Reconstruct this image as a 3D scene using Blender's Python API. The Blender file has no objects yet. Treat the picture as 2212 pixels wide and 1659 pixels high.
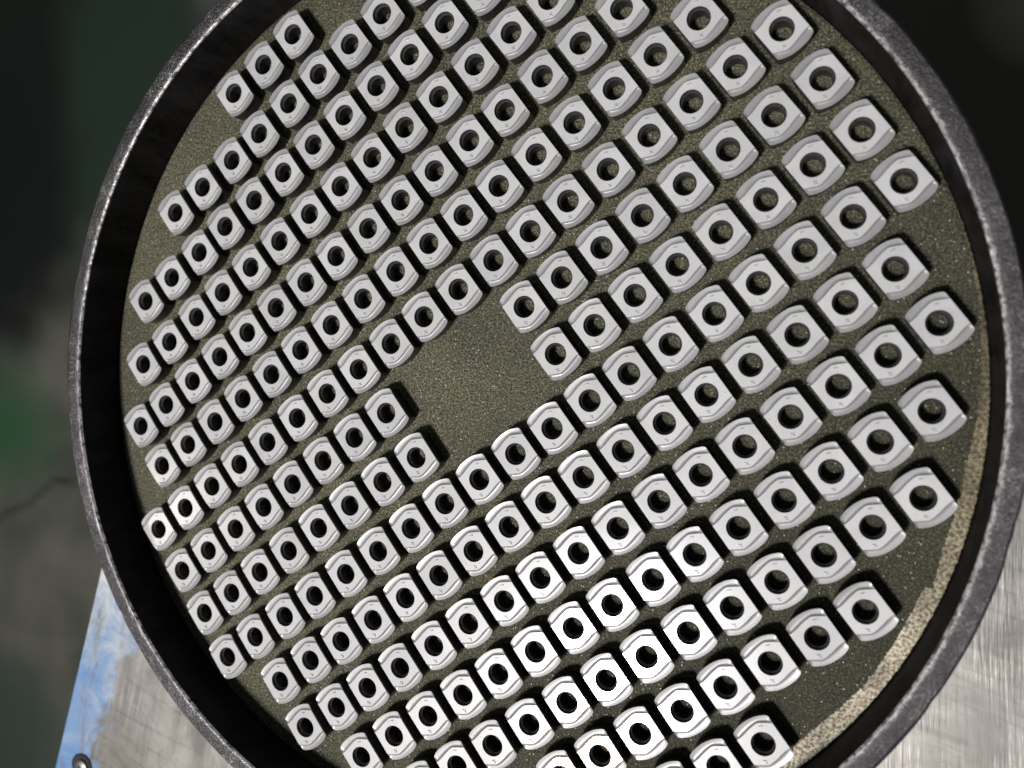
import bpy, bmesh, math, random
from mathutils import Matrix, Vector
random.seed(7)
scene = bpy.context.scene
COL = scene.collection
S = 0.12                      # one drawing unit (the tray's inner radius) in metres
CAM_POS = (0.71059, 0.151894, 1.65043)

# ------------------------------------------------------------------ camera
cam_data = bpy.data.cameras.new('camera')
cam = bpy.data.objects.new('camera', cam_data)
COL.objects.link(cam)
R = Matrix(((0.9274345284597901, 0.13243411451612738, -0.3497519131225279),
            (0.1499528806303981, -0.988417063924702, 0.0233632464874436),
            (-0.34260666807752677, -0.07411418929460464, -0.9365509905680495)))
M = R.transposed() @ Matrix(((1, 0, 0), (0, -1, 0), (0, 0, -1)))
cam.matrix_world = Matrix.Translation(Vector(CAM_POS) * S) @ M.to_4x4()
cam_data.sensor_width = 36.0
cam_data.sensor_fit = 'HORIZONTAL'
cam_data.lens = 36.0 * 1826.7 / 2212.0
cam_data.clip_start = 0.01
cam_data.clip_end = 50.0
cam_data.dof.use_dof = True
cam_data.dof.focus_distance = 1.80 * S
cam_data.dof.aperture_fstop = 11.5
scene.camera = cam

# ------------------------------------------------------------------ world and lamps
world = bpy.data.worlds.new("World")
scene.world = world
world.use_nodes = True
bg = world.node_tree.nodes['Background']
bg.inputs['Color'].default_value = (0.86, 0.92, 1.0, 1)
bg.inputs['Strength'].default_value = 0.075
vs = scene.view_settings
vs.view_transform = 'Standard'
vs.look = 'None'
vs.exposure = 0.0
vs.gamma = 1.0


def aim(o, pos, target):
    o.location = Vector(pos) * S
    d = (Vector(target) - Vector(pos)).normalized()
    o.rotation_euler = d.to_track_quat('-Z', 'Y').to_euler()


def lamp(name, kind, pos, target, energy, colour, **kw):
    d = bpy.data.lights.new(name, kind)
    d.energy = energy
    d.color = colour
    for k, v in kw.items():
        setattr(d, k, v)
    o = bpy.data.objects.new(name, d)
    COL.objects.link(o)
    aim(o, pos, target)
    return o


# the workshop lamp over the machine, lower left of the tray, about 1.2 m up
lamp('key_lamp', 'SPOT', (-2.0, -5.9, 14.0), (-1.5, -1.5, 0), 116.0, (0.975, 0.98, 1.0),
     shadow_soft_size=0.11, spot_size=math.radians(80), spot_blend=0.5)
# broad ceiling panel beyond it, mirrored in the coated tops at the near side
lamp('ceiling_panel', 'AREA', (-1.85, -5.5, 9.0), (0.3, -0.4, 0), 2.3, (1.0, 0.985, 0.96),
     shape='RECTANGLE', size=0.52, size_y=0.42)
# warm bulb hanging beside the panel
lamp('warm_bulb', 'POINT', (-1.53, -5.7, 10.0), (0, 0, 0), 11.0, (1.0, 0.58, 0.25), shadow_soft_size=0.04)
# second, lower lamp far to the left
lamp('side_lamp', 'AREA', (-7.73, -3.32, 8.0), (0, 0, 0), 0.40, (1.0, 0.95, 0.84), shape='DISK', size=0.13)


# ------------------------------------------------------------------ material helpers
def newmat(name):
    m = bpy.data.materials.new(name)
    m.use_nodes = True
    nt = m.node_tree
    return m, nt, nt.nodes['Principled BSDF']


class N:
    """small node helper"""
    def __init__(s, nt):
        s.nt = nt

    def add(s, t, **kw):
        n = s.nt.nodes.new(t)
        for k, v in kw.items():
            setattr(n, k, v)
        return n

    def link(s, a, b):
        s.nt.links.new(a, b)

    def obj(s, scale=(1, 1, 1), rot=(0, 0, 0), loc=(0, 0, 0)):
        c = s.add('ShaderNodeTexCoord')
        m = s.add('ShaderNodeMapping')
        m.inputs['Scale'].default_value = [v / S for v in scale]
        m.inputs['Rotation'].default_value = rot
        m.inputs['Location'].default_value = loc
        s.link(c.outputs['Object'], m.inputs['Vector'])
        return m.outputs['Vector']

    def noise(s, vec, scale, detail=3.0, rough=0.55, dist=0.0):
        n = s.add('ShaderNodeTexNoise')
        s.link(vec, n.inputs['Vector'])
        n.inputs['Scale'].default_value = scale
        n.inputs['Detail'].default_value = detail
        n.inputs['Roughness'].default_value = rough
        n.inputs['Distortion'].default_value = dist
        return n.outputs['Fac']

    def ramp(s, fac, *stops):
        r = s.add('ShaderNodeValToRGB')
        el = r.color_ramp.elements
        while len(el) < len(stops):
            el.new(0.5)
        for e, (p, c) in zip(el, stops):
            e.position = p
            e.color = (c, c, c, 1) if isinstance(c, (int, float)) else (*c, 1)
        s.link(fac, r.inputs['Fac'])
        return r.outputs['Color']

    def mix(s, fac, a, b, blend='MIX'):
        m = s.add('ShaderNodeMix', data_type='RGBA', blend_type=blend)
        for sock, v in ((m.inputs[0], fac), (m.inputs[6], a), (m.inputs[7], b)):
            if isinstance(v, (int, float)):
                sock.default_value = v if sock == m.inputs[0] else (v, v, v, 1)
            elif isinstance(v, tuple):
                sock.default_value = (*v, 1)
            else:
                s.link(v, sock)
        return m.outputs[2]

    def math(s, op, a, b=0.0, c=None):
        m = s.add('ShaderNodeMath', operation=op)
        for i, v in enumerate((a, b) if c is None else (a, b, c)):
            if isinstance(v, (int, float)):
                m.inputs[i].default_value = v
            else:
                s.link(v, m.inputs[i])
        return m.outputs[0]

    def bump(s, h, strength, dist, bsdf, normal=None):
        b = s.add('ShaderNodeBump')
        b.inputs['Strength'].default_value = strength
        b.inputs['Distance'].default_value = dist * S
        s.link(h, b.inputs['Height'])
        if normal:
            s.link(normal, b.inputs['Normal'])
        if bsdf:
            s.link(b.outputs['Normal'], bsdf.inputs['Normal'])
        return b.outputs['Normal']


# ------------------------------------------------------------------ materials
def mat_insert(name='coated_carbide', gain=1.0, metal=0.06, rough=0.6, coat=0.65):
    m, nt, b = newmat(name)
    n = N(nt)
    v = n.obj()
    info = n.add('ShaderNodeObjectInfo')
    shift = n.add('ShaderNodeVectorMath', operation='ADD')
    n.link(v, shift.inputs[0])
    n.link(info.outputs['Location'], shift.inputs[1])
    sc = n.add('ShaderNodeVectorMath', operation='SCALE')
    n.link(info.outputs['Location'], sc.inputs[0])
    sc.inputs['Scale'].default_value = 37.0
    n.link(sc.outputs[0], shift.inputs[1])
    w = shift.outputs[0]
    cloud = n.noise(w, 22, 4, 0.6)
    fine = n.noise(w, 520, 2, 0.6)
    col = n.ramp(cloud, (0.3, tuple(gain * q for q in (0.605, 0.613, 0.625))), (0.7, tuple(gain * q for q in (0.665, 0.673, 0.688))))
    col = n.mix(0.10, col, n.ramp(fine, (0.35, 0.4), (0.65, 0.8)), 'MULTIPLY')
    tint = n.ramp(info.outputs['Random'], (0.0, 0.93), (0.5, 1.0), (1.0, 1.04))
    col = n.mix(1.0, col, tint, 'MULTIPLY')
    smear = n.ramp(n.noise(w, 9, 3, 0.6, 0.6), (0.42, 1.0), (0.62, 0.90))
    col = n.mix(1.0, col, smear, 'MULTIPLY')
    # scattered dust and tiny dark pits
    vor = n.add('ShaderNodeTexVoronoi')
    n.link(w, vor.inputs['Vector'])
    vor.inputs['Scale'].default_value = 130
    pit = n.math('LESS_THAN', vor.outputs['Distance'], 0.13)
    rare = n.math('GREATER_THAN', n.noise(w, 61, 1), 0.60)
    col = n.mix(n.math('MULTIPLY', pit, rare), col, (0.30, 0.30, 0.29))
    n.link(col, b.inputs['Base Color'])
    b.inputs['Metallic'].default_value = metal
    b.inputs['Specular IOR Level'].default_value = 0.3
    n.link(n.ramp(cloud, (0.3, rough - 0.04), (0.7, rough + 0.05)), b.inputs['Roughness'])
    b.inputs['Coat Weight'].default_value = coat
    b.inputs['Coat Roughness'].default_value = 0.16
    b.inputs['Coat IOR'].default_value = 1.9
    n.bump(n.noise(w, 330, 2), 0.10, 0.0015, b)
    return m


def mat_shaded():  # darker copy of the carbide; shade of bore and flanks put into colour
    m, nt, b = newmat('shaded_carbide')
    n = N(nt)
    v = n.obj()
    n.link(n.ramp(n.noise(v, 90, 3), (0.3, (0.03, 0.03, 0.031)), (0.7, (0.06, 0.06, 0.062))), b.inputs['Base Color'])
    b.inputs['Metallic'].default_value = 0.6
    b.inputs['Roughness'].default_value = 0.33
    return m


def mat_seat():  # countersink tone, between the top and the bore
    m, nt, b = newmat('dark_carbide_seat')
    n = N(nt)
    n.link(n.ramp(n.noise(n.obj(), 120, 3), (0.3, (0.09, 0.09, 0.093)), (0.7, (0.15, 0.15, 0.155))), b.inputs['Base Color'])
    b.inputs['Metallic'].default_value = 0.6
    b.inputs['Roughness'].default_value = 0.38
    return m


def mat_plate():
    m, nt, b = newmat('gritty_tray_bottom')
    n = N(nt)
    v = n.obj()
    g1 = n.noise(v, 215, 3, 0.65)
    g2 = n.noise(v, 420, 2, 0.6)
    big = n.noise(v, 1.7, 3, 0.5)
    mid = n.noise(v, 9, 4, 0.6)
    grain = n.ramp(n.math('MULTIPLY_ADD', g2, 0.4, n.math('MULTIPLY', g1, 0.6)),
                   (0.39, (0.020, 0.019, 0.014)), (0.465, (0.078, 0.076, 0.053)),
                   (0.53, (0.130, 0.127, 0.090)), (0.61, (0.31, 0.30, 0.22)))
    tone = n.ramp(big, (0.32, (0.70, 0.72, 0.66)), (0.66, (1.08, 1.06, 0.98)))
    sx = n.add('ShaderNodeSeparateXYZ')
    n.link(v, sx.inputs[0])
    # darker towards +x and -y than in the middle
    side_tone = n.ramp(n.math('MULTIPLY_ADD', sx.outputs[0], 0.40, n.math('MULTIPLY_ADD', sx.outputs[1], -0.28, n.math('MULTIPLY_ADD', big, 0.5, 0.10))), (0.35, (1.0, 1.0, 1.0)), (0.72, (0.42, 0.44, 0.40)))
    tone = n.mix(1.0, tone, side_tone, 'MULTIPLY')
    col = n.mix(1.0, grain, tone, 'MULTIPLY')
    col = n.mix(1.0, col, n.ramp(mid, (0.3, (0.78, 0.78, 0.80)), (0.7, (1.1, 1.08, 1.02))), 'MULTIPLY')
    # bare fleck sparkle
    vor = n.add('ShaderNodeTexVoronoi')
    n.link(v, vor.inputs['Vector'])
    vor.inputs['Scale'].default_value = 230
    sep = n.add('ShaderNodeSeparateColor')
    n.link(vor.outputs['Color'], sep.inputs[0])
    fl = n.math('MULTIPLY', n.math('GREATER_THAN', sep.outputs[0], 0.962), n.math('LESS_THAN', vor.outputs['Distance'], 0.33))
    col = n.mix(fl, col, (0.55, 0.53, 0.46))
    dk = n.math('MULTIPLY', n.math('GREATER_THAN', sep.outputs[1], 0.93), n.math('LESS_THAN', vor.outputs['Distance'], 0.40))
    col = n.mix(dk, col, (0.030, 0.028, 0.022))
    # grinding marks
    vs_ = n.obj(scale=(1, 16, 1), rot=(0, 0, math.radians(-52)))
    scr = n.noise(vs_, 34, 3, 0.75)
    col = n.mix(0.45, col, n.ramp(scr, (0.35, 0.72), (0.65, 1.25)), 'MULTIPLY')
    n.link(col, b.inputs['Base Color'])
    n.link(n.math('MULTIPLY', fl, 0.8), b.inputs['Metallic'])
    b.inputs['Roughness'].default_value = 0.62
    b.inputs['Specular IOR Level'].default_value = 0.35
    n.bump(n.math('ADD', g1, n.math('MULTIPLY', g2, 0.5)), 0.75, 0.0035, b)
    return m


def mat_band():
    m, nt, b = newmat('pale_gritty_strip')
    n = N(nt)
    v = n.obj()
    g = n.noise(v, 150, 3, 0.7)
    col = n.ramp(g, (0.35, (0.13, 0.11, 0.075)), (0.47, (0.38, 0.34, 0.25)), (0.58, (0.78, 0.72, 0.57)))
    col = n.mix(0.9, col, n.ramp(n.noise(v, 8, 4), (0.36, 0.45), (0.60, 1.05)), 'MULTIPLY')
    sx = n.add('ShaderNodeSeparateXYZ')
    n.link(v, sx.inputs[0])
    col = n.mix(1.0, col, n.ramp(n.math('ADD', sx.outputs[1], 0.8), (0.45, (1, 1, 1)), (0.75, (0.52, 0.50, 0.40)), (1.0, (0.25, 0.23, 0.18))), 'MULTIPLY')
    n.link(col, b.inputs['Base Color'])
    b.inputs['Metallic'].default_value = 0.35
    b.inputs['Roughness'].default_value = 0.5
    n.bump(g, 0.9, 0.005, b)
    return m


def mat_wall():
    m, nt, b = newmat('black_scaled_steel')
    n = N(nt)
    v = n.obj(scale=(1, 1, 0.4))
    g = n.noise(v, 18, 5, 0.65)
    n.link(n.ramp(g, (0.36, (0.006, 0.0058, 0.0055)), (0.64, (0.024, 0.023, 0.024))), b.inputs['Base Color'])
    b.inputs['Specular IOR Level'].default_value = 0.12
    b.inputs['Roughness'].default_value = 0.65
    n.bump(n.noise(v, 60, 4, 0.7), 0.5, 0.004, b)
    return m


def mat_rim():
    m, nt, b = newmat('worn_grey_steel')
    n = N(nt)
    v = n.obj()
    g = n.noise(v, 230, 3, 0.8)
    s1 = n.noise(v, 8, 5, 0.7)
    s2 = n.noise(v, 34, 4, 0.7)
    f = n.math('ADD', n.math('MULTIPLY', g, 0.5), n.math('ADD', n.math('MULTIPLY', s1, 0.25), n.math('MULTIPLY', s2, 0.25)))
    col = n.ramp(f, (0.36, (0.042, 0.040, 0.043)), (0.48, (0.068, 0.065, 0.069)), (0.56, (0.12, 0.117, 0.12)), (0.64, (0.42, 0.41, 0.41)))
    ln = n.add('ShaderNodeVectorMath', operation='LENGTH')
    fl_ = n.add('ShaderNodeVectorMath', operation='MULTIPLY')
    n.link(v, fl_.inputs[0])
    fl_.inputs[1].default_value = (1, 1, 0)
    n.link(fl_.outputs[0], ln.inputs[0])
    rr = n.math('MULTIPLY_ADD', s2, 0.022, ln.outputs['Value'])
    inner = n.ramp(n.math('MULTIPLY_ADD', rr, 60.0, -60.6), (0.0, (2.6, 2.6, 2.6)), (0.35, (1.15, 1.15, 1.15)), (1.0, (0.95, 0.94, 0.95)))
    col = n.mix(1.0, col, inner, 'MULTIPLY')
    lip = n.ramp(n.math('MULTIPLY_ADD', rr, 60.0, -60.6), (0.12, 1.0), (0.55, 0.0))
    col = n.mix(n.math('MULTIPLY', lip, n.ramp(g, (0.40, 0.15), (0.56, 1.0))), col, (0.62, 0.61, 0.62))
    n.link(col, b.inputs['Base Color'])
    b.inputs['Metallic'].default_value = 0.7
    n.link(n.ramp(f, (0.40, 0.36), (0.62, 0.27)), b.inputs['Roughness'])
    n.bump(n.math('ADD', g, n.math('MULTIPLY', s2, 0.8)), 0.6, 0.004, b)
    return m


def mat_edge():
    m, nt, b = newmat('rubbed_bright_edge')
    n = N(nt)
    v = n.obj()
    g = n.noise(v, 55, 4, 0.7)
    n.link(n.ramp(g, (0.42, (0.12, 0.117, 0.115)), (0.55, (0.75, 0.74, 0.72))), b.inputs['Base Color'])
    b.inputs['Metallic'].default_value = 0.5
    b.inputs['Roughness'].default_value = 0.45
    n.bump(g, 0.8, 0.006, b)
    return m


EDGE_P = Vector((-1.013, -0.67))
EDGE_D = Vector((-0.088, -0.564)).normalized()


ARC = 0.15


def mat_table():
    m, nt, b = newmat('brushed_steel_with_blue_paint')
    n = N(nt)
    a = math.atan2(EDGE_D.y, EDGE_D.x)          # direction of the table's side edge
    c = n.add('ShaderNodeTexCoord')
    mp = n.add('ShaderNodeMapping')
    mp.vector_type = 'POINT'
    mp.inputs['Scale'].default_value = (1 / S, 1 / S, 1 / S)
    n.link(c.outputs['Object'], mp.inputs['Vector'])
    u = mp.outputs['Vector']                    # table object axes: x = into the table, y = along its side edge
    st = n.add('ShaderNodeMapping')
    st.inputs['Scale'].default_value = (1, 0.045, 1)
    sb = n.add('ShaderNodeSeparateXYZ')
    n.link(u, sb.inputs[0])
    cb = n.add('ShaderNodeCombineXYZ')
    n.link(n.math('ADD', sb.outputs[0], n.math('MULTIPLY', n.math('MULTIPLY', sb.outputs[0], sb.outputs[1]), ARC)), cb.inputs[0])
    n.link(sb.outputs[1], cb.inputs[1])
    n.link(cb.outputs[0], st.inputs['Vector'])
    s1 = n.noise(st.outputs[0], 75, 4, 0.7, 0.1)
    patch = n.ramp(n.noise(u, 4.5, 4, 0.65, 0.8), (0.40, 0.15), (0.62, 1.0))
    s1 = n.math('MULTIPLY_ADD', n.math('SUBTRACT', s1, 0.5), patch, 0.5)
    st2 = n.add('ShaderNodeMapping')
    st2.inputs['Scale'].default_value = (1, 0.16, 1)
    n.link(cb.outputs[0], st2.inputs['Vector'])
    s2 = n.noise(st2.outputs[0], 14, 4, 0.65, 0.4)
    cl = n.noise(u, 3.4, 4, 0.6)
    col = n.ramp(s1, (0.30, (0.31, 0.302, 0.282)), (0.5, (0.37, 0.36, 0.34)), (0.66, (0.43, 0.42, 0.40)), (0.76, (0.70, 0.69, 0.67)))
    col = n.mix(0.5, col, n.ramp(s2, (0.3, 0.7), (0.7, 1.12)), 'MULTIPLY')
    smudge = n.noise(u, 5.5, 5, 0.7, 1.2)
    col = n.mix(0.8, col, n.ramp(smudge, (0.38, 0.68), (0.60, 1.06)), 'MULTIPLY')
    st3 = n.add('ShaderNodeMapping')
    st3.inputs['Scale'].default_value = (0.07, 1, 1)
    st3.inputs['Rotation'].default_value = (0, 0, math.radians(38))
    n.link(u, st3.inputs['Vector'])
    cross = n.ramp(n.noise(st3.outputs[0], 60, 2, 0.6, 0.4), (0.34, 0.72), (0.44, 1.0))
    col = n.mix(0.6, col, cross, 'MULTIPLY')
    col = n.mix(0.9, col, n.ramp(cl, (0.3, (0.74, 0.72, 0.68)), (0.7, (1.05, 1.05, 1.07))), 'MULTIPLY')
    # blue paint along the side edge, rubbed through to bare metal
    sx = n.add('ShaderNodeSeparateXYZ')
    n.link(u, sx.inputs[0])
    wob = n.noise(u, 6.5, 5, 0.72, 0.5)
    d = n.math('SUBTRACT', n.math('MULTIPLY_ADD', n.math('SUBTRACT', wob, 0.5), 0.30, 0.135), sx.outputs[0])
    paint = n.ramp(n.math('MULTIPLY_ADD', d, 14.0, 0.5), (0.2, 0.0), (0.8, 1.0))
    rub = n.ramp(n.noise(st2.outputs[0], 22, 5, 0.75, 0.8), (0.54, 1.0), (0.68, 0.0))
    paint = n.math('MULTIPLY', paint, rub)
    fade = n.math('MULTIPLY_ADD', sx.outputs[1], 0.9, n.math('MULTIPLY_ADD', n.noise(u, 9, 5, 0.72, 0.6), 1.4, 0.90))
    blue = n.ramp(fade, (0.10, (0.13, 0.27, 0.55)), (0.40, (0.22, 0.34, 0.54)), (0.62, (0.40, 0.47, 0.56)), (0.80, (0.60, 0.64, 0.68)))
    col = n.mix(paint, col, blue)
    n.link(col, b.inputs['Base Color'])
    n.link(n.math('MULTIPLY_ADD', paint, -0.55, 0.6), b.inputs['Metallic'])
    n.link(n.ramp(s2, (0.3, 0.34), (0.7, 0.50)), b.inputs['Roughness'])
    n.bump(s1, 0.35, 0.004, b)
    return m


def mat_floor():
    m, nt, b = newmat('painted_concrete')
    n = N(nt)
    v = n.obj()
    sx = n.add('ShaderNodeSeparateXYZ')
    n.link(v, sx.inputs[0])
    w1 = n.noise(v, 0.55, 2, 0.5)
    w2 = n.noise(v, 0.9, 3, 0.5)

    def blob(cx, cy, rx, ry, soft=0.5):
        dx = n.math('DIVIDE', n.math('SUBTRACT', sx.outputs[0], cx), rx)
        dy = n.math('DIVIDE', n.math('SUBTRACT', sx.outputs[1], cy), ry)
        d = n.math('SQRT', n.math('ADD', n.math('MULTIPLY', dx, dx), n.math('MULTIPLY', dy, dy)))
        d = n.math('ADD', d, n.math('MULTIPLY', n.math('SUBTRACT', w1, 0.5), 0.9))
        return n.ramp(d, (1 - soft, 1.0), (1.0 + soft * 0.5 if 1 + soft * .5 <= 1 else 1.0, 0.0))
    col = n.ramp(w2, (0.3, (0.075, 0.082, 0.067)), (0.7, (0.175, 0.172, 0.138)))
    col = n.mix(blob(-11.0, 3.2, 3.6, 4.2, 0.3), col, (0.006, 0.009, 0.005))
    col = n.mix(blob(-8.9, 2.6, 1.5, 3.2), col, (0.020, 0.044, 0.027))
    col = n.mix(blob(-11.2, 1.0, 1.9, 2.9), col, (0.0012, 0.004, 0.003))
    col = n.mix(blob(-10.6, -2.5, 1.5, 1.3, 0.9), col, (0.030, 0.115, 0.045))
    col = n.mix(blob(-10.4, -7.2, 2.4, 1.9), col, (0.055, 0.078, 0.062))
    col = n.mix(blob(1.0, 2.0, 4.4, 4.4, 0.2), col, (0.07, 0.07, 0.05))
    col = n.mix(blob(2.3, 4.0, 1.0, 0.9, 0.6), col, (0.36, 0.32, 0.24))
    n.link(col, b.inputs['Base Color'])
    b.inputs['Roughness'].default_value = 0.7
    n.bump(w2, 0.3, 0.1, b)
    return m


def mat_simple(name, c, rough=0.5, metal=0.0, sc=60):
    m, nt, b = newmat(name)
    n = N(nt)
    v = n.obj()
    n.link(n.ramp(n.noise(v, sc, 4, 0.65), (0.3, tuple(x * 0.7 for x in c)), (0.7, tuple(min(1, x * 1.25) for x in c))), b.inputs['Base Color'])
    b.inputs['Roughness'].default_value = rough
    b.inputs['Metallic'].default_value = metal
    b.inputs['Specular IOR Level'].default_value = 0.3
    return m


M_INSERT = mat_insert()
M_MARK = mat_insert('raised_mark', 0.80, 0.06, 0.5, 0.65)
M_GROOVE = mat_insert('dimmed_carbide_groove', 0.60, 0.25, 0.45, 0.15)  # darker copy of the coating; the grooves' missing reflection is put into the colour
M_SHADED = mat_shaded()
M_SEAT = mat_seat()
M_PLATE = mat_plate()
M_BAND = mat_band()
M_WALL = mat_wall()
M_RIM = mat_rim()
M_EDGE = mat_edge()
M_TABLE = mat_table()
M_FLOOR = mat_floor()
M_SCREW = mat_simple('dull_screw_steel', (0.38, 0.37, 0.35), 0.4, 0.8, 40)
M_CABLE = mat_simple('cable_rubber', (0.085, 0.088, 0.078), 0.6, 0.0, 10)
M_DARK = mat_simple('dark_recess', (0.02, 0.02, 0.02), 0.6, 0.0, 40)
M_FRAME = mat_simple('frame_paint', (0.10, 0.17, 0.28), 0.5, 0.0, 12)


# ------------------------------------------------------------------ object helpers
def link(name, me, mat, parent=None, loc=(0, 0, 0), kind=None, **tags):
    o = bpy.data.objects.new(name, me)
    COL.objects.link(o)
    if mat and len(me.materials) == 0:
        for q in (mat if isinstance(mat, (list, tuple)) else [mat]):
            me.materials.append(q)
    o.parent = parent
    o.location = loc
    if kind:
        o['kind'] = kind
    for k, v in tags.items():
        o[k] = v
    return o


def mesh(name, verts, faces, smooth=None, fmat=None):
    me = bpy.data.meshes.new(name)
    me.from_pydata([tuple(c * S for c in v) for v in verts], [], faces)
    if fmat:
        me.polygons.foreach_set('material_index', fmat)
    bm = bmesh.new()
    bm.from_mesh(me)
    bmesh.ops.remove_doubles(bm, verts=bm.verts, dist=1e-7)
    bm.normal_update()
    bm.to_mesh(me)
    bm.free()
    if smooth is not None:
        me.polygons.foreach_set('use_smooth', [True] * len(me.polygons))
        me.set_sharp_from_angle(angle=math.radians(smooth))
    me.update()
    return me


def empty(name, loc, rz=0.0, **tags):
    o = bpy.data.objects.new(name, None)
    COL.objects.link(o)
    o.location = Vector(loc) * S
    o.rotation_euler = (0, 0, rz)
    o.empty_display_size = 0.004
    for k, v in tags.items():
        o[k] = v
    return o


def strip(rings, closed=True, flip=False):
    """faces between successive rings of equal length"""
    n = len(rings[0])
    verts = [v for r in rings for v in r]
    faces = []
    for i in range(len(rings) - 1):
        for j in range(n if closed else n - 1):
            a, b_ = i * n + j, i * n + (j + 1) % n
            c, d = a + n, b_ + n
            faces.append((a, c, d, b_) if flip else (a, b_, d, c))
    return verts, faces


# ------------------------------------------------------------------ floor and machine table
TABLE_Z = -0.068
FLOOR_Z = -7.5
me = mesh('floor', [(-40, -40, FLOOR_Z), (40, -40, FLOOR_Z), (40, 40, FLOOR_Z), (-40, 40, FLOOR_Z)], [(0, 1, 2, 3)])
link('floor', me, M_FLOOR, kind='structure')

ang = math.atan2(EDGE_D.y, EDGE_D.x) + math.pi / 2      # local +y points up the side edge (away from EDGE_D)
top_corner = EDGE_P - EDGE_D * 1.06
table = empty('machine_table', (top_corner.x, top_corner.y, TABLE_Z), ang,
              label='scratched brushed steel machine table with worn blue paint along its left edge', category='table')
Lx, Ly, Th, ch = 3.4, 3.2, 0.16, 0.006

def plate_mesh(name, x0, y0, x1, y1, z0, z1, c):
    """flat slab with a small chamfer round the top; outline jittered slightly along its sides"""
    rnd = random.Random(3)
    base = []
    k = 60
    for (ax, ay), (bx, by) in (((x0, y0), (x1, y0)), ((x1, y0), (x1, y1)), ((x1, y1), (x0, y1)), ((x0, y1), (x0, y0))):
        for i in range(k):
            t = i / k
            j = rnd.uniform(-0.0016, 0.0016) if 0 < i else 0
            nx, ny = (by - ay), -(bx - ax)
            l = math.hypot(nx, ny)
            base.append((ax + (bx - ax) * t + nx / l * j, ay + (by - ay) * t + ny / l * j))
    cx, cy = (x0 + x1) / 2, (y0 + y1) / 2

    def inset(d):
        return [(min(max(x, x0 + d), x1 - d) if d else x, min(max(y, y0 + d), y1 - d) if d else y) for x, y in base]
    rings = [[(x, y, z0) for x, y in inset(0)], [(x, y, z1 - c) for x, y in inset(0)], [(x, y, z1) for x, y in inset(c)]]
    v, f = strip(rings)
    n = len(base)
    f.append(tuple(range(2 * n, 3 * n)))
    f.append(tuple(reversed(range(0, n))))
    return mesh(name, v, f, 30)


link('table_top', plate_mesh('table_top', 0, -Ly, Lx, 0, -Th, 0, ch), M_TABLE, table)
# steel carcass under the top
link('table_body', plate_mesh('table_body', 0.35, -Ly + 0.3, Lx - 0.3, -0.3, FLOOR_Z - TABLE_Z + 0.01, -Th - 0.001, 0.01), M_FRAME, table)

def catmull(pts, k=4):
    out = []
    for i in range(len(pts) - 1):
        p0, p1, p2, p3 = pts[max(i - 1, 0)], pts[i], pts[i + 1], pts[min(i + 2, len(pts) - 1)]
        for j in range(k):
            t = j / k
            out.append(tuple(0.5 * (2 * b + (c - a) * t + (2 * a - 5 * b + 4 * c - d) * t * t + (3 * b - a - 3 * c + d) * t ** 3) for a, b, c, d in zip(p0, p1, p2, p3)))
    out.append(pts[-1])
    return out


# a dark cable lying on the shop floor
cpts = [(-10.9, -4.3), (-10.4, -3.75), (-9.9, -3.45), (-9.45, -3.05), (-9.0, -2.95), (-8.5, -2.4), (-8.1, -1.4), (-7.6, -0.6)]


def tube(name, pts, r, seg=8):
    rings = []
    for i, p_ in enumerate(pts):
        a = Vector(pts[max(i - 1, 0)])
        b = Vector(pts[min(i + 1, len(pts) - 1)])
        d = (b - a).normalized()
        side = Vector((-d.y, d.x, 0))
        rings.append([tuple(Vector(p_) + side * r * math.cos(2 * math.pi * q / seg) + Vector((0, 0, 1)) * r * math.sin(2 * math.pi * q / seg)) for q in range(seg)])
    v, f = strip(rings, flip=True)
    f.append(tuple(range(seg)))
    f.append(tuple(reversed(range((len(pts) - 1) * seg, len(pts) * seg))))
    return mesh(name, v, f, 60)


# countersunk screw in the blue corner of the table
loc2 = Matrix.Rotation(-ang, 2) @ (Vector((-1.003, -1.199)) - top_corner)


def lathe(name, prof, n=48, smooth=35, jit=0.0, seed=1):
    rnd = random.Random(seed)
    rings = []
    for r, z in prof:
        rings.append([(r * math.cos(2 * math.pi * i / n) * (1 + rnd.uniform(-jit, jit)), r * math.sin(2 * math.pi * i / n) * (1 + rnd.uniform(-jit, jit)), z) for i in range(n)])
    v, f = strip(rings)
    return v, f


v, f = lathe('collar', [(0.036, 0.0005), (0.034, 0.0035), (0.026, 0.004), (0.020, 0.0012), (0.0195, 0.0008)], jit=0.05)
link('screw_collar', mesh('screw_collar', v, f, 35), M_DARK, table, (loc2.x * S, loc2.y * S, 0))
v, f = lathe('head', [(0.0190, 0.0004), (0.0175, 0.006), (0.0125, 0.0085), (0.0070, 0.009), (0.0062, 0.0035), (0.0001, 0.003)])
link('screw_head', mesh('screw_head', v, f, 35), M_SCREW, table, (loc2.x * S, loc2.y * S, 0))

cable = link('floor_cable', tube('floor_cable', [(x, y, FLOOR_Z + 0.035) for x, y in catmull(cpts, 5)], 0.045), M_CABLE,
             label='thin dark cable curving across the blurred floor left of the tray', category='cable')

# ------------------------------------------------------------------ round tray
FZ = -0.042            # tray bottom surface; insert tops are at z = 0
RZ = 0.0766            # top of the rim
tray = empty('round_tray', (0, 0, TABLE_Z + 0.002),
             label='big round dark steel tray with worn grey rim, filled with rows of inserts', category='tray')
TZ = -(TABLE_Z + 0.002) * S
NA = 720


nr = random.Random(99)
NICKS = {k_: [(nr.uniform(0, 360), nr.uniform(0.25, 1.3), -nr.uniform(0.0008, 0.0032)) for _ in range(26)] for k_ in (27, 28, 25)}
NICKS[28] = NICKS[27]
NICKS[25] = [(c_, w_ * 0.6, -d_ * 0.35) for c_, w_, d_ in NICKS[25]]


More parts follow.
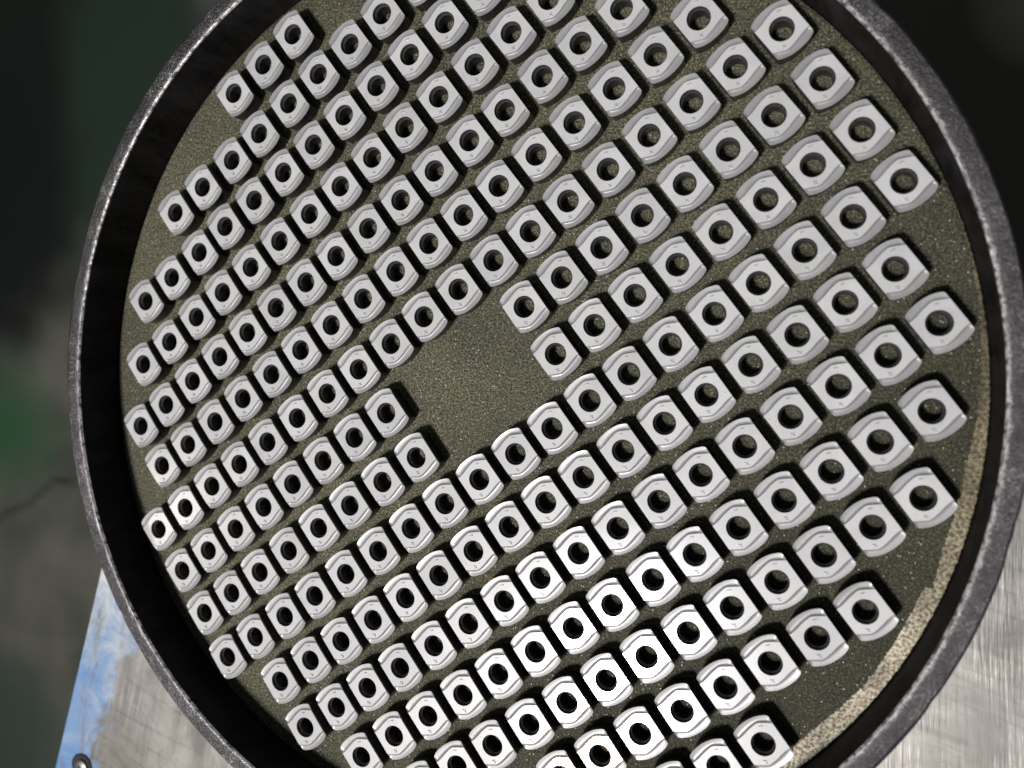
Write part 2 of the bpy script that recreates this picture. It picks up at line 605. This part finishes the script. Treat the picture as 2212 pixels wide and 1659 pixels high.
def wob(a, seed, amp):
    r = random.Random(seed)
    s = 0
    for k in (2, 3, 5, 9, 17, 31, 47):
        s += math.cos(k * a + r.uniform(0, 6.3)) * r.uniform(0.4, 1.0) / (k ** 0.45)
    for c, w, d in NICKS.get(seed, ()):
        u = (math.degrees(a) - c + 180) % 360 - 180
        s += d * math.exp(-(u / w) ** 2) / max(amp, 1e-6) / 0.35
    return amp * s * 0.35


def ringlist(prof, n=NA):
    """prof: (radius, z, seed, amp) -> rings with a hand-worn wobble"""
    rings = []
    for r, z, sd, amp in prof:
        rings.append([((r + wob(2 * math.pi * i / n, sd, amp)) * math.cos(2 * math.pi * i / n),
                       (r + wob(2 * math.pi * i / n, sd, amp)) * math.sin(2 * math.pi * i / n), z) for i in range(n)])
    return rings


def lathe_part(name, prof, mat, parent, smooth=40, n=NA):
    v, f = strip(ringlist(prof, n), flip=True)
    return link(name, mesh(name, v, f, smooth), mat, parent, (0, 0, TZ))


# bottom plate: disc with a slightly rolled edge
rings = ringlist([(0.993, FZ - 0.010, 11, 0.0016), (0.993, FZ - 0.0028, 11, 0.0016), (0.9905, FZ - 0.0006, 11, 0.002), (0.984, FZ, 12, 0.002)], 360)
v, f = strip(rings)
n0 = 3 * 360
f.append(tuple(range(n0, n0 + 360)))
link('bottom_plate', mesh('bottom_plate', v, f, 40), M_PLATE, tray, (0, 0, TZ))
lathe_part('side_wall', [(0.9955, FZ - 0.014, 21, 0.001), (0.9965, FZ, 21, 0.001), (0.9965, 0.03, 22, 0.001), (0.9988, RZ - 0.005, 23, 0.0012)], M_WALL, tray)
lathe_part('inner_edge', [(0.9988, RZ - 0.005, 23, 0.0012), (1.0, RZ - 0.0018, 24, 0.0014), (1.0020, RZ, 25, 0.0014)], M_EDGE, tray)
lathe_part('rim', [(1.0020, RZ, 25, 0.0014), (1.018, RZ + 0.0006, 26, 0.001), (1.0345, RZ - 0.0004, 27, 0.0034), (1.0385, RZ - 0.0035, 28, 0.0042),
                   (1.0375, RZ - 0.02, 29, 0.002), (1.034, 0.0, 29, 0.002), (1.032, TABLE_Z + 0.012, 30, 0.001), (1.024, TABLE_Z + 0.002, 30, 0.001),
                   (0.98, TABLE_Z + 0.002, 30, 0.0)], M_RIM, tray, 14)
v, f = strip(ringlist([(0.98, TABLE_Z + 0.002, 30, 0), (0.9955, FZ - 0.014, 21, 0.001)], 360), flip=True)
link('underside', mesh('underside', v, f, 40), M_WALL, tray, (0, 0, TZ))

# paler gritty strip along the lower right edge of the bottom
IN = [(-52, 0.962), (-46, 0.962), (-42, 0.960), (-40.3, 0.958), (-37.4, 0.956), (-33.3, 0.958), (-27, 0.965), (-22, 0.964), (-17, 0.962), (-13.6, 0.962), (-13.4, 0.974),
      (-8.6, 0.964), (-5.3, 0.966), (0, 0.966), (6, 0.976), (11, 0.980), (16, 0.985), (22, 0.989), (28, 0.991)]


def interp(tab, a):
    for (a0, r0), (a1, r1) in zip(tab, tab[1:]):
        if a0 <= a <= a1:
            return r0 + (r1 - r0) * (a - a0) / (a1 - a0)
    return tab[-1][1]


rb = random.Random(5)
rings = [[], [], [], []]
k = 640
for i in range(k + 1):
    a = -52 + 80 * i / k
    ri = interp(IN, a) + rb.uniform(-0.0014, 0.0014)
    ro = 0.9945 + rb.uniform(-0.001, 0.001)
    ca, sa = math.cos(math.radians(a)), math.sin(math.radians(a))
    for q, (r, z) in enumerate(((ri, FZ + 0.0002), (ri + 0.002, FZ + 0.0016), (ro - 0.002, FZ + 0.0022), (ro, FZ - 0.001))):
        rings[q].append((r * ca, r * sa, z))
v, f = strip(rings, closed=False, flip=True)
link('pale_strip', mesh('pale_strip', v, f, 50), M_BAND, tray, (0, 0, TZ))

# ------------------------------------------------------------------ one cutting insert
# outline and chip-breaker ridge of the x>0 half, units of the tray radius, drawn from the hole centre
OUT = [(29, 38.5), (40, 38.4), (43.2, 35.8), (46.6, 28.5), (49, 20), (50.4, 9), (50.8, 0), (50.3, -9), (48.9, -18), (45.8, -27), (42.8, -33.4), (39.6, -37.8), (33, -38.7), (24.5, -38.4)]
RID = [(29, 38.5), (29.4, 30), (31.2, 20), (34.2, 9), (36.3, -1), (37.4, -9), (37.0, -15), (33.6, -22), (29.4, -30), (24.5, -38.4)]


def resample(pts, n):
    L = [0]
    for a, b in zip(pts, pts[1:]):
        L.append(L[-1] + math.dist(a, b))
    res = []
    for i in range(n):
        s = L[-1] * i / (n - 1)
        k = max(j for j in range(len(L)) if L[j] <= s + 1e-12)
        k = min(k, len(pts) - 2)
        t = (s - L[k]) / max(L[k + 1] - L[k], 1e-9)
        res.append(tuple(a + (b - a) * t for a, b in zip(pts[k], pts[k + 1])))
    return res


NC = 30                                     # samples along one crescent
oc = [(x / 1000, y / 1000) for x, y in resample(catmull(OUT), NC)]
rc = [(x / 1000, y / 1000) for x, y in resample(catmull(RID), NC)]
NS = 6                                      # samples along one straight side


def half(c, side):
    """crescent half followed by the straight side towards the rotated half"""
    a = c[-1]
    b = (-side[0][0], -side[0][1])
    return c + [(a[0] + (b[0] - a[0]) * t / NS, a[1] + (b[1] - a[1]) * t / NS) for t in range(1, NS)]


def full(c):
    h = half(c, c)
    return h + [(-x, -y) for x, y in h]


RIDGE = full(rc)
EDGE = full(oc)
EDGE = [r if (i % (NC + NS - 1)) >= NC else e for i, (e, r) in enumerate(zip(EDGE, RIDGE))]
NT = len(RIDGE)
H = -FZ
HOLE_R = 0.0232


def circ(r, z):
    """ring of NT points matched in angle to the ridge ring"""
    out = []
    for x, y in RIDGE:
        a = math.atan2(y, x)
        out.append((r * math.cos(a), r * math.sin(a), z))
    return out


def build_insert_meshes():
    bottom = []
    for x, y in EDGE:
        bottom.append((x * 0.925, y * 0.985, -H))
    low = [(x * 0.993, y * 0.998, -0.0045) for x, y in EDGE]
    top = [(x, y, 0.0) for x, y in RIDGE]
    top_in = [(x * 0.5 + cx * 0.5, y * 0.5 + cy * 0.5, 0.0) for (x, y), (cx, cy, _) in zip(RIDGE, circ(HOLE_R, 0))]
    zl = []
    for i in range(NT):
        zl.append(edge_z(i))
    lip = [(x, y, z) for (x, y), z in zip(EDGE, zl)]
    rings = [circ(0.0184, -H), circ(0.0184, -0.0112), circ(0.0188, -0.0104), circ(0.0198, -0.0092), circ(0.0210, -0.0078), circ(0.0218, -0.0058),
             circ(0.0224, -0.0020), circ(0.0229, -0.0008), circ(HOLE_R, 0.0), top_in, top]
    v, f = strip(rings, flip=False)
    fm = [1 if i < 2 * NT else 2 if i < 7 * NT else 0 for i in range(len(f))]
    o = len(v)
    v2, f2 = strip([lip, low, bottom], flip=False)
    # outside faces must look outward
    v += v2
    f += [tuple(q + o for q in face) for face in f2]
    fm += [0 if i < NT else 1 for i in range(len(f2))]  # flanks below the lip take the carbide colour darkened for shade
    # underside
    v3, f3 = strip([bottom, circ(0.0184, -H)])
    o = len(v)
    v += v3
    f += [tuple(q + o for q in face) for face in f3]
    fm += [1] * len(f3)
    return mesh('insert_body', v, f, 24, fm)


def groove(i):
    """depth of the chip-breaker groove at sample i of a crescent"""
    w = math.dist(rc[i], oc[i])
    return min(0.0034, w * 0.36)


def edge_z(i):
    j = i % (NC + NS - 1)
    if j >= NC:
        return 0.0
    t = j / (NC - 1)
    return -(0.62 + 0.33 * t * t) * groove(j)


def build_crescent():
    rings = []
    prof = [(0.0, 0.0), (0.04, -0.10), (0.12, -0.50), (0.20, -0.85), (0.28, -1.0), (0.5, -1.0), (0.75, 0), (1.0, 0)]
    for t, zz in prof:
        ring = []
        for i in range(NC):
            (rx, ry), (ex, ey) = rc[i], oc[i]
            depth = groove(i)
            ze = edge_z(i)
            z = zz * depth if t <= 0.5 else -depth + (ze + depth) * ((t - 0.5) / 0.5) ** 1.3
            ring.append((rx + (ex - rx) * t, ry + (ey - ry) * t, z))
        rings.append(ring)
    v, f = strip(rings, closed=False, flip=True)
    # close the two ends down to the level of the flat side
    return mesh('chip_breaker', v, f, 38)


def raised(name, pts, z):
    n = len(pts)
    cx, cy = sum(p[0] for p in pts) / n, sum(p[1] for p in pts) / n
    rings = [[(x, y, -0.0003) for x, y in pts], [(cx + (x - cx) * 0.86, cy + (y - cy) * 0.86, z) for x, y in pts]]
    v, f = strip(rings)
    f.append(tuple(range(n, 2 * n)))
    return mesh(name, v, f, 30)


def bar_pts():
    a, b = Vector((31.0, -11.2)), Vector((28.3, -19.6))
    d = (b - a).normalized()
    nn = Vector((-d.y, d.x)) * 1.45
    pts = []
    for c, s in ((b, 1), (a, -1)):
        for q in range(7):
            th = -math.pi / 2 + math.pi * q / 6
            pts.append(c - d * s * 1.45 + d * s * 1.45 * math.cos(th) + nn * s * math.sin(th))
    return [(p.x / 1000, p.y / 1000) for p in pts]


def star_pts():
    out = []
    for q in range(8):
        r = 5.2 if q % 2 == 0 else 2.3
        a = math.pi / 4 * q + 0.35
        out.append((-0.0292 + r * math.cos(a) / 1000, 0.0165 + r * math.sin(a) / 1000))
    return out


def recalc(me):
    bm = bmesh.new()
    bm.from_mesh(me)
    bmesh.ops.recalc_face_normals(bm, faces=bm.faces)
    bm.to_mesh(me)
    bm.free()


ME_BODY = build_insert_meshes()
ME_CRES = build_crescent()
ME_BAR = raised('bar_mark', bar_pts(), 0.0020)
ME_STAR = raised('cross_mark', star_pts(), 0.0020)
recalc(ME_BODY)
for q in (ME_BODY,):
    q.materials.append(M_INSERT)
    q.materials.append(M_SHADED)
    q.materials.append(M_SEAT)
ME_CRES.materials.append(M_GROOVE)
for q in (ME_BAR, ME_STAR):
    q.materials.append(M_MARK)
if ME_BAR.polygons[-1].normal.z < 0:
    ME_BAR.flip_normals()
if ME_STAR.polygons[-1].normal.z < 0:
    ME_STAR.flip_normals()
if sum(p_.normal.z for p_ in ME_CRES.polygons) < 0:
    ME_CRES.flip_normals()

proto = empty('cutting_insert', (0, 0, FZ))
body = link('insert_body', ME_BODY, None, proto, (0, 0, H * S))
c1 = link('chip_breaker', ME_CRES, None, proto, (0, 0, H * S))
c2 = link('chip_breaker', ME_CRES, None, proto, (0, 0, H * S))
c2.rotation_euler = (0, 0, math.pi)
b1 = link('bar_mark', ME_BAR, None, proto, (0, 0, H * S))
s1_ = link('cross_mark', ME_STAR, None, proto, (0, 0, H * S))
PARTS = [body, c1, c2, b1, s1_]
ROWS = [
    (0, [-7, -6, -5], [(-6814, 5939), (-6063, 6621), (-5344, 7315)]),
    (1, [-9, -8, -7, -6, -5, -4, -3, -2, -1], [(-8172, 3028), (-7438, 3701), (-6663, 4386), (-5971, 5041), (-5247, 5763), (-4538, 6441), (-3806, 7113), (-3080, 7768), (-2338, 8484)]),
    (2, [-10, -9, -8, -7, -6, -5, -4, -3, -2, -1, 0, 1], [(-8814, 791), (-8078, 1456), (-7335, 2145), (-6654, 2831), (-5905, 3499), (-5182, 4192), (-4455, 4867), (-3738, 5555), (-3004, 6225), (-2275, 6913), (-1532, 7594), (-796, 8279)]),
    (3, [-10, -9, -8, -7, -6, -5, -4, -3, -2, -1, 0, 1, 2, 3], [(-8689, -771), (-7950, -111), (-7214, 592), (-6523, 1267), (-5797, 1948), (-5078, 2630), (-4350, 3308), (-3622, 3987), (-2896, 4667), (-2185, 5358), (-1454, 6037), (-715, 6728), (19, 7393), (749, 8077)]),
    (4, [-10, -9, -8, -7, -6, -5, -4, -3, -2, -1, 0, 1, 2, 3, 4, 5], [(-8568, -2312), (-7851, -1655), (-7129, -958), (-6404, -258), (-5691, 416), (-4968, 1088), (-4237, 1763), (-3521, 2432), (-2786, 3116), (-2065, 3793), (-1339, 4471), (-610, 5154), (101, 5818), (827, 6527), (1549, 7195), (2293, 7876)]),
    (5, [-9, -8, -7, -6, -5, -4, -3, -2, -1, 0, 1, 2, 3, 4, 5, 6, 7], [(-7785, -3169), (-7061, -2512), (-6338, -1831), (-5613, -1152), (-4888, -464), (-4168, 206), (-3434, 880), (-2702, 1562), (-1973, 2250), (-1257, 2925), (-529, 3590), (189, 4260), (921, 4947), (1643, 5626), (2370, 6325), (3101, 6995), (3839, 7687)]),
    (6, [-9, -8, -7, -6, -5, -4, -3, -2, -1, 0, 1, 2, 3, 4, 5, 6, 7, 8, 9], [(-7685, -4763), (-6944, -4067), (-6226, -3384), (-5505, -2711), (-4789, -2049), (-4053, -1359), (-3332, -671), (-2601, -10), (-1874, 664), (-1157, 1350), (-427, 2026), (291, 2713), (1014, 3388), (1734, 4062), (2472, 4742), (3205, 5445), (3931, 6124), (4658, 6794), (5393, 7496)]),
    (7, [-8, -7, -6, -5, -4, -3, -2, -1, 3, 4, 5, 6, 7, 8, 9, 10], [(-6831, -5622), (-6124, -4955), (-5408, -4267), (-4690, -3588), (-3973, -2900), (-3233, -2211), (-2499, -1547), (-1776, -869), (1103, 1832), (1824, 2518), (2564, 3199), (3297, 3894), (4032, 4565), (4757, 5258), (5488, 5928), (6239, 6615)]),
    (8, [-7, -6, -5, -4, -3, -2, -1, 0, 4, 5, 6, 7, 8, 9, 10, 11], [(-6037, -6496), (-5315, -5819), (-4593, -5137), (-3870, -4458), (-3142, -3761), (-2405, -3086), (-1658, -2400), (-914, -1713), (1917, 961), (2643, 1647), (3375, 2333), (4117, 3013), (4851, 3705), (5575, 4377), (6309, 5063), (7046, 5739)]),
    (9, [-6, -5, -4, -3, -2, -1, 0, 1, 2, 3, 4, 5, 6, 7, 8, 9, 10, 11, 12], [(-5233, -7383), (-4514, -6700), (-3771, -6013), (-3036, -5337), (-2297, -4644), (-1553, -3954), (-823, -3278), (-101, -2576), (617, -1905), (1348, -1224), (2059, -557), (2763, 132), (3480, 783), (4209, 1469), (4951, 2160), (5674, 2825), (6397, 3508), (7131, 4189), (7874, 4876)]),
    (10, [-4, -3, -2, -1, 0, 1, 2, 3, 4, 5, 6, 7, 8, 9, 10, 11, 12], [(-3685, -7561), (-2942, -6847), (-2206, -6204), (-1470, -5517), (-752, -4826), (-20, -4154), (704, -3446), (1422, -2767), (2143, -2093), (2860, -1424), (3589, -753), (4316, -71), (5038, 604), (5762, 1288), (6506, 1957), (7233, 2642), (7965, 3328)]),
    (11, [-3, -2, -1, 0, 1, 2, 3, 4, 5, 6, 7, 8, 9, 10, 11, 12, 13], [(-2871, -8446), (-2123, -7742), (-1400, -7075), (-659, -6406), (74, -5703), (806, -5017), (1536, -4343), (2249, -3670), (2979, -2980), (3706, -2308), (4435, -1612), (5155, -941), (5882, -254), (6611, 438), (7351, 1123), (8079, 1794), (8815, 2467)]),
    (12, [-1, 0, 1, 2, 3, 4, 5, 6, 7, 8, 9, 10, 11, 12, 13], [(-1337, -8674), (-595, -7960), (154, -7273), (898, -6585), (1627, -5910), (2362, -5226), (3090, -4530), (3817, -3868), (4549, -3164), (5268, -2496), (5999, -1810), (6733, -1129), (7461, -436), (8192, 240), (8931, 920)]),
    (13, [1, 2, 3, 4, 5, 6, 7, 8, 9, 10, 11, 12, 13], [(237, -8844), (977, -8153), (1715, -7464), (2451, -6776), (3185, -6089), (3917, -5404), (4648, -4720), (5378, -4036), (6108, -3353), (6838, -2669), (7568, -1986), (8299, -1303), (9031, -620)]),
    (14, [5, 6, 7, 8, 9, 10, 11, 12], [(3276, -7656), (4013, -6967), (4748, -6279), (5482, -5592), (6215, -4906), (6948, -4221), (7680, -3536), (8412, -2851)]),
    (15, [8, 9, 10], [(5580, -7157), (6317, -6467), (7053, -5778)]),
]
ORD = ['', 'first', 'second', 'third', 'fourth', 'fifth', 'sixth', 'seventh', 'eighth', 'ninth', 'tenth', 'eleventh', 'twelfth', 'thirteenth', 'fourteenth',
       'fifteenth', 'sixteenth', 'seventeenth', 'eighteenth', 'nineteenth', 'twentieth']
ROW_NAME = {0: 'short row of three at the upper left edge'}
GAP = {(7, -1), (8, 0)}
GAPR = {(7, 3), (8, 4)}


def insert_label(k, j, idx, n, split):
    row = 'topmost diagonal row' if k == 0 else 'bottommost diagonal row' if k == 15 else '%s diagonal row from the top' % ORD[k + 1]
    if (k, j) in GAP or (k, j) in GAPR:
        return 'grey insert at the bare patch, %s row, %s side' % ('upper' if k == 7 else 'lower', 'left' if (k, j) in GAP else 'right')
    if (k, j) == (6, -9):
        return 'warm lit grey insert at the lower left end of the seventh diagonal row'
    if split is not None:
        side, i = split
        if side == 'L':
            return 'insert %s from tray edge, left of bare patch, %s' % (ORD[i], row)
        return 'insert %s to the right of bare patch, %s' % (ORD[i], row)
    if idx == 0:
        return 'grey insert at the lower left end of the %s' % row
    if idx == n - 1:
        return 'grey insert at the upper right end of the %s' % row
    return 'grey insert, %s from the lower left end of the %s' % (ORD[idx + 1], row)


BASE_ROT = math.radians(134.6)
jr = random.Random(21)
first = True
for k, js, pts in ROWS:
    n = len(js)
    for idx, (j, (px, py)) in enumerate(zip(js, pts)):
        split = None
        if k in (7, 8):
            left = [q for q in js if q < 2 and q <= (-1 if k == 7 else 0)]
            split = ('L', idx + 1) if j in left else ('R', idx - len(left) + 1)
        if first:
            o = proto
            first = False
        else:
            o = proto.copy()
            COL.objects.link(o)
            for part in PARTS:
                c = part.copy()
                COL.objects.link(c)
                c.parent = o
        o.location = (px * 1e-4 * S, py * 1e-4 * S, FZ * S)
        o.rotation_euler = (math.radians(jr.gauss(0, 0.22)), math.radians(jr.gauss(0, 0.22)), BASE_ROT + math.radians(jr.gauss(0, 0.45)))
        o['label'] = insert_label(k, j, idx, n, split)
        o['category'] = 'insert'
        o['group'] = 'grey cutting inserts standing in diagonal rows on the tray'
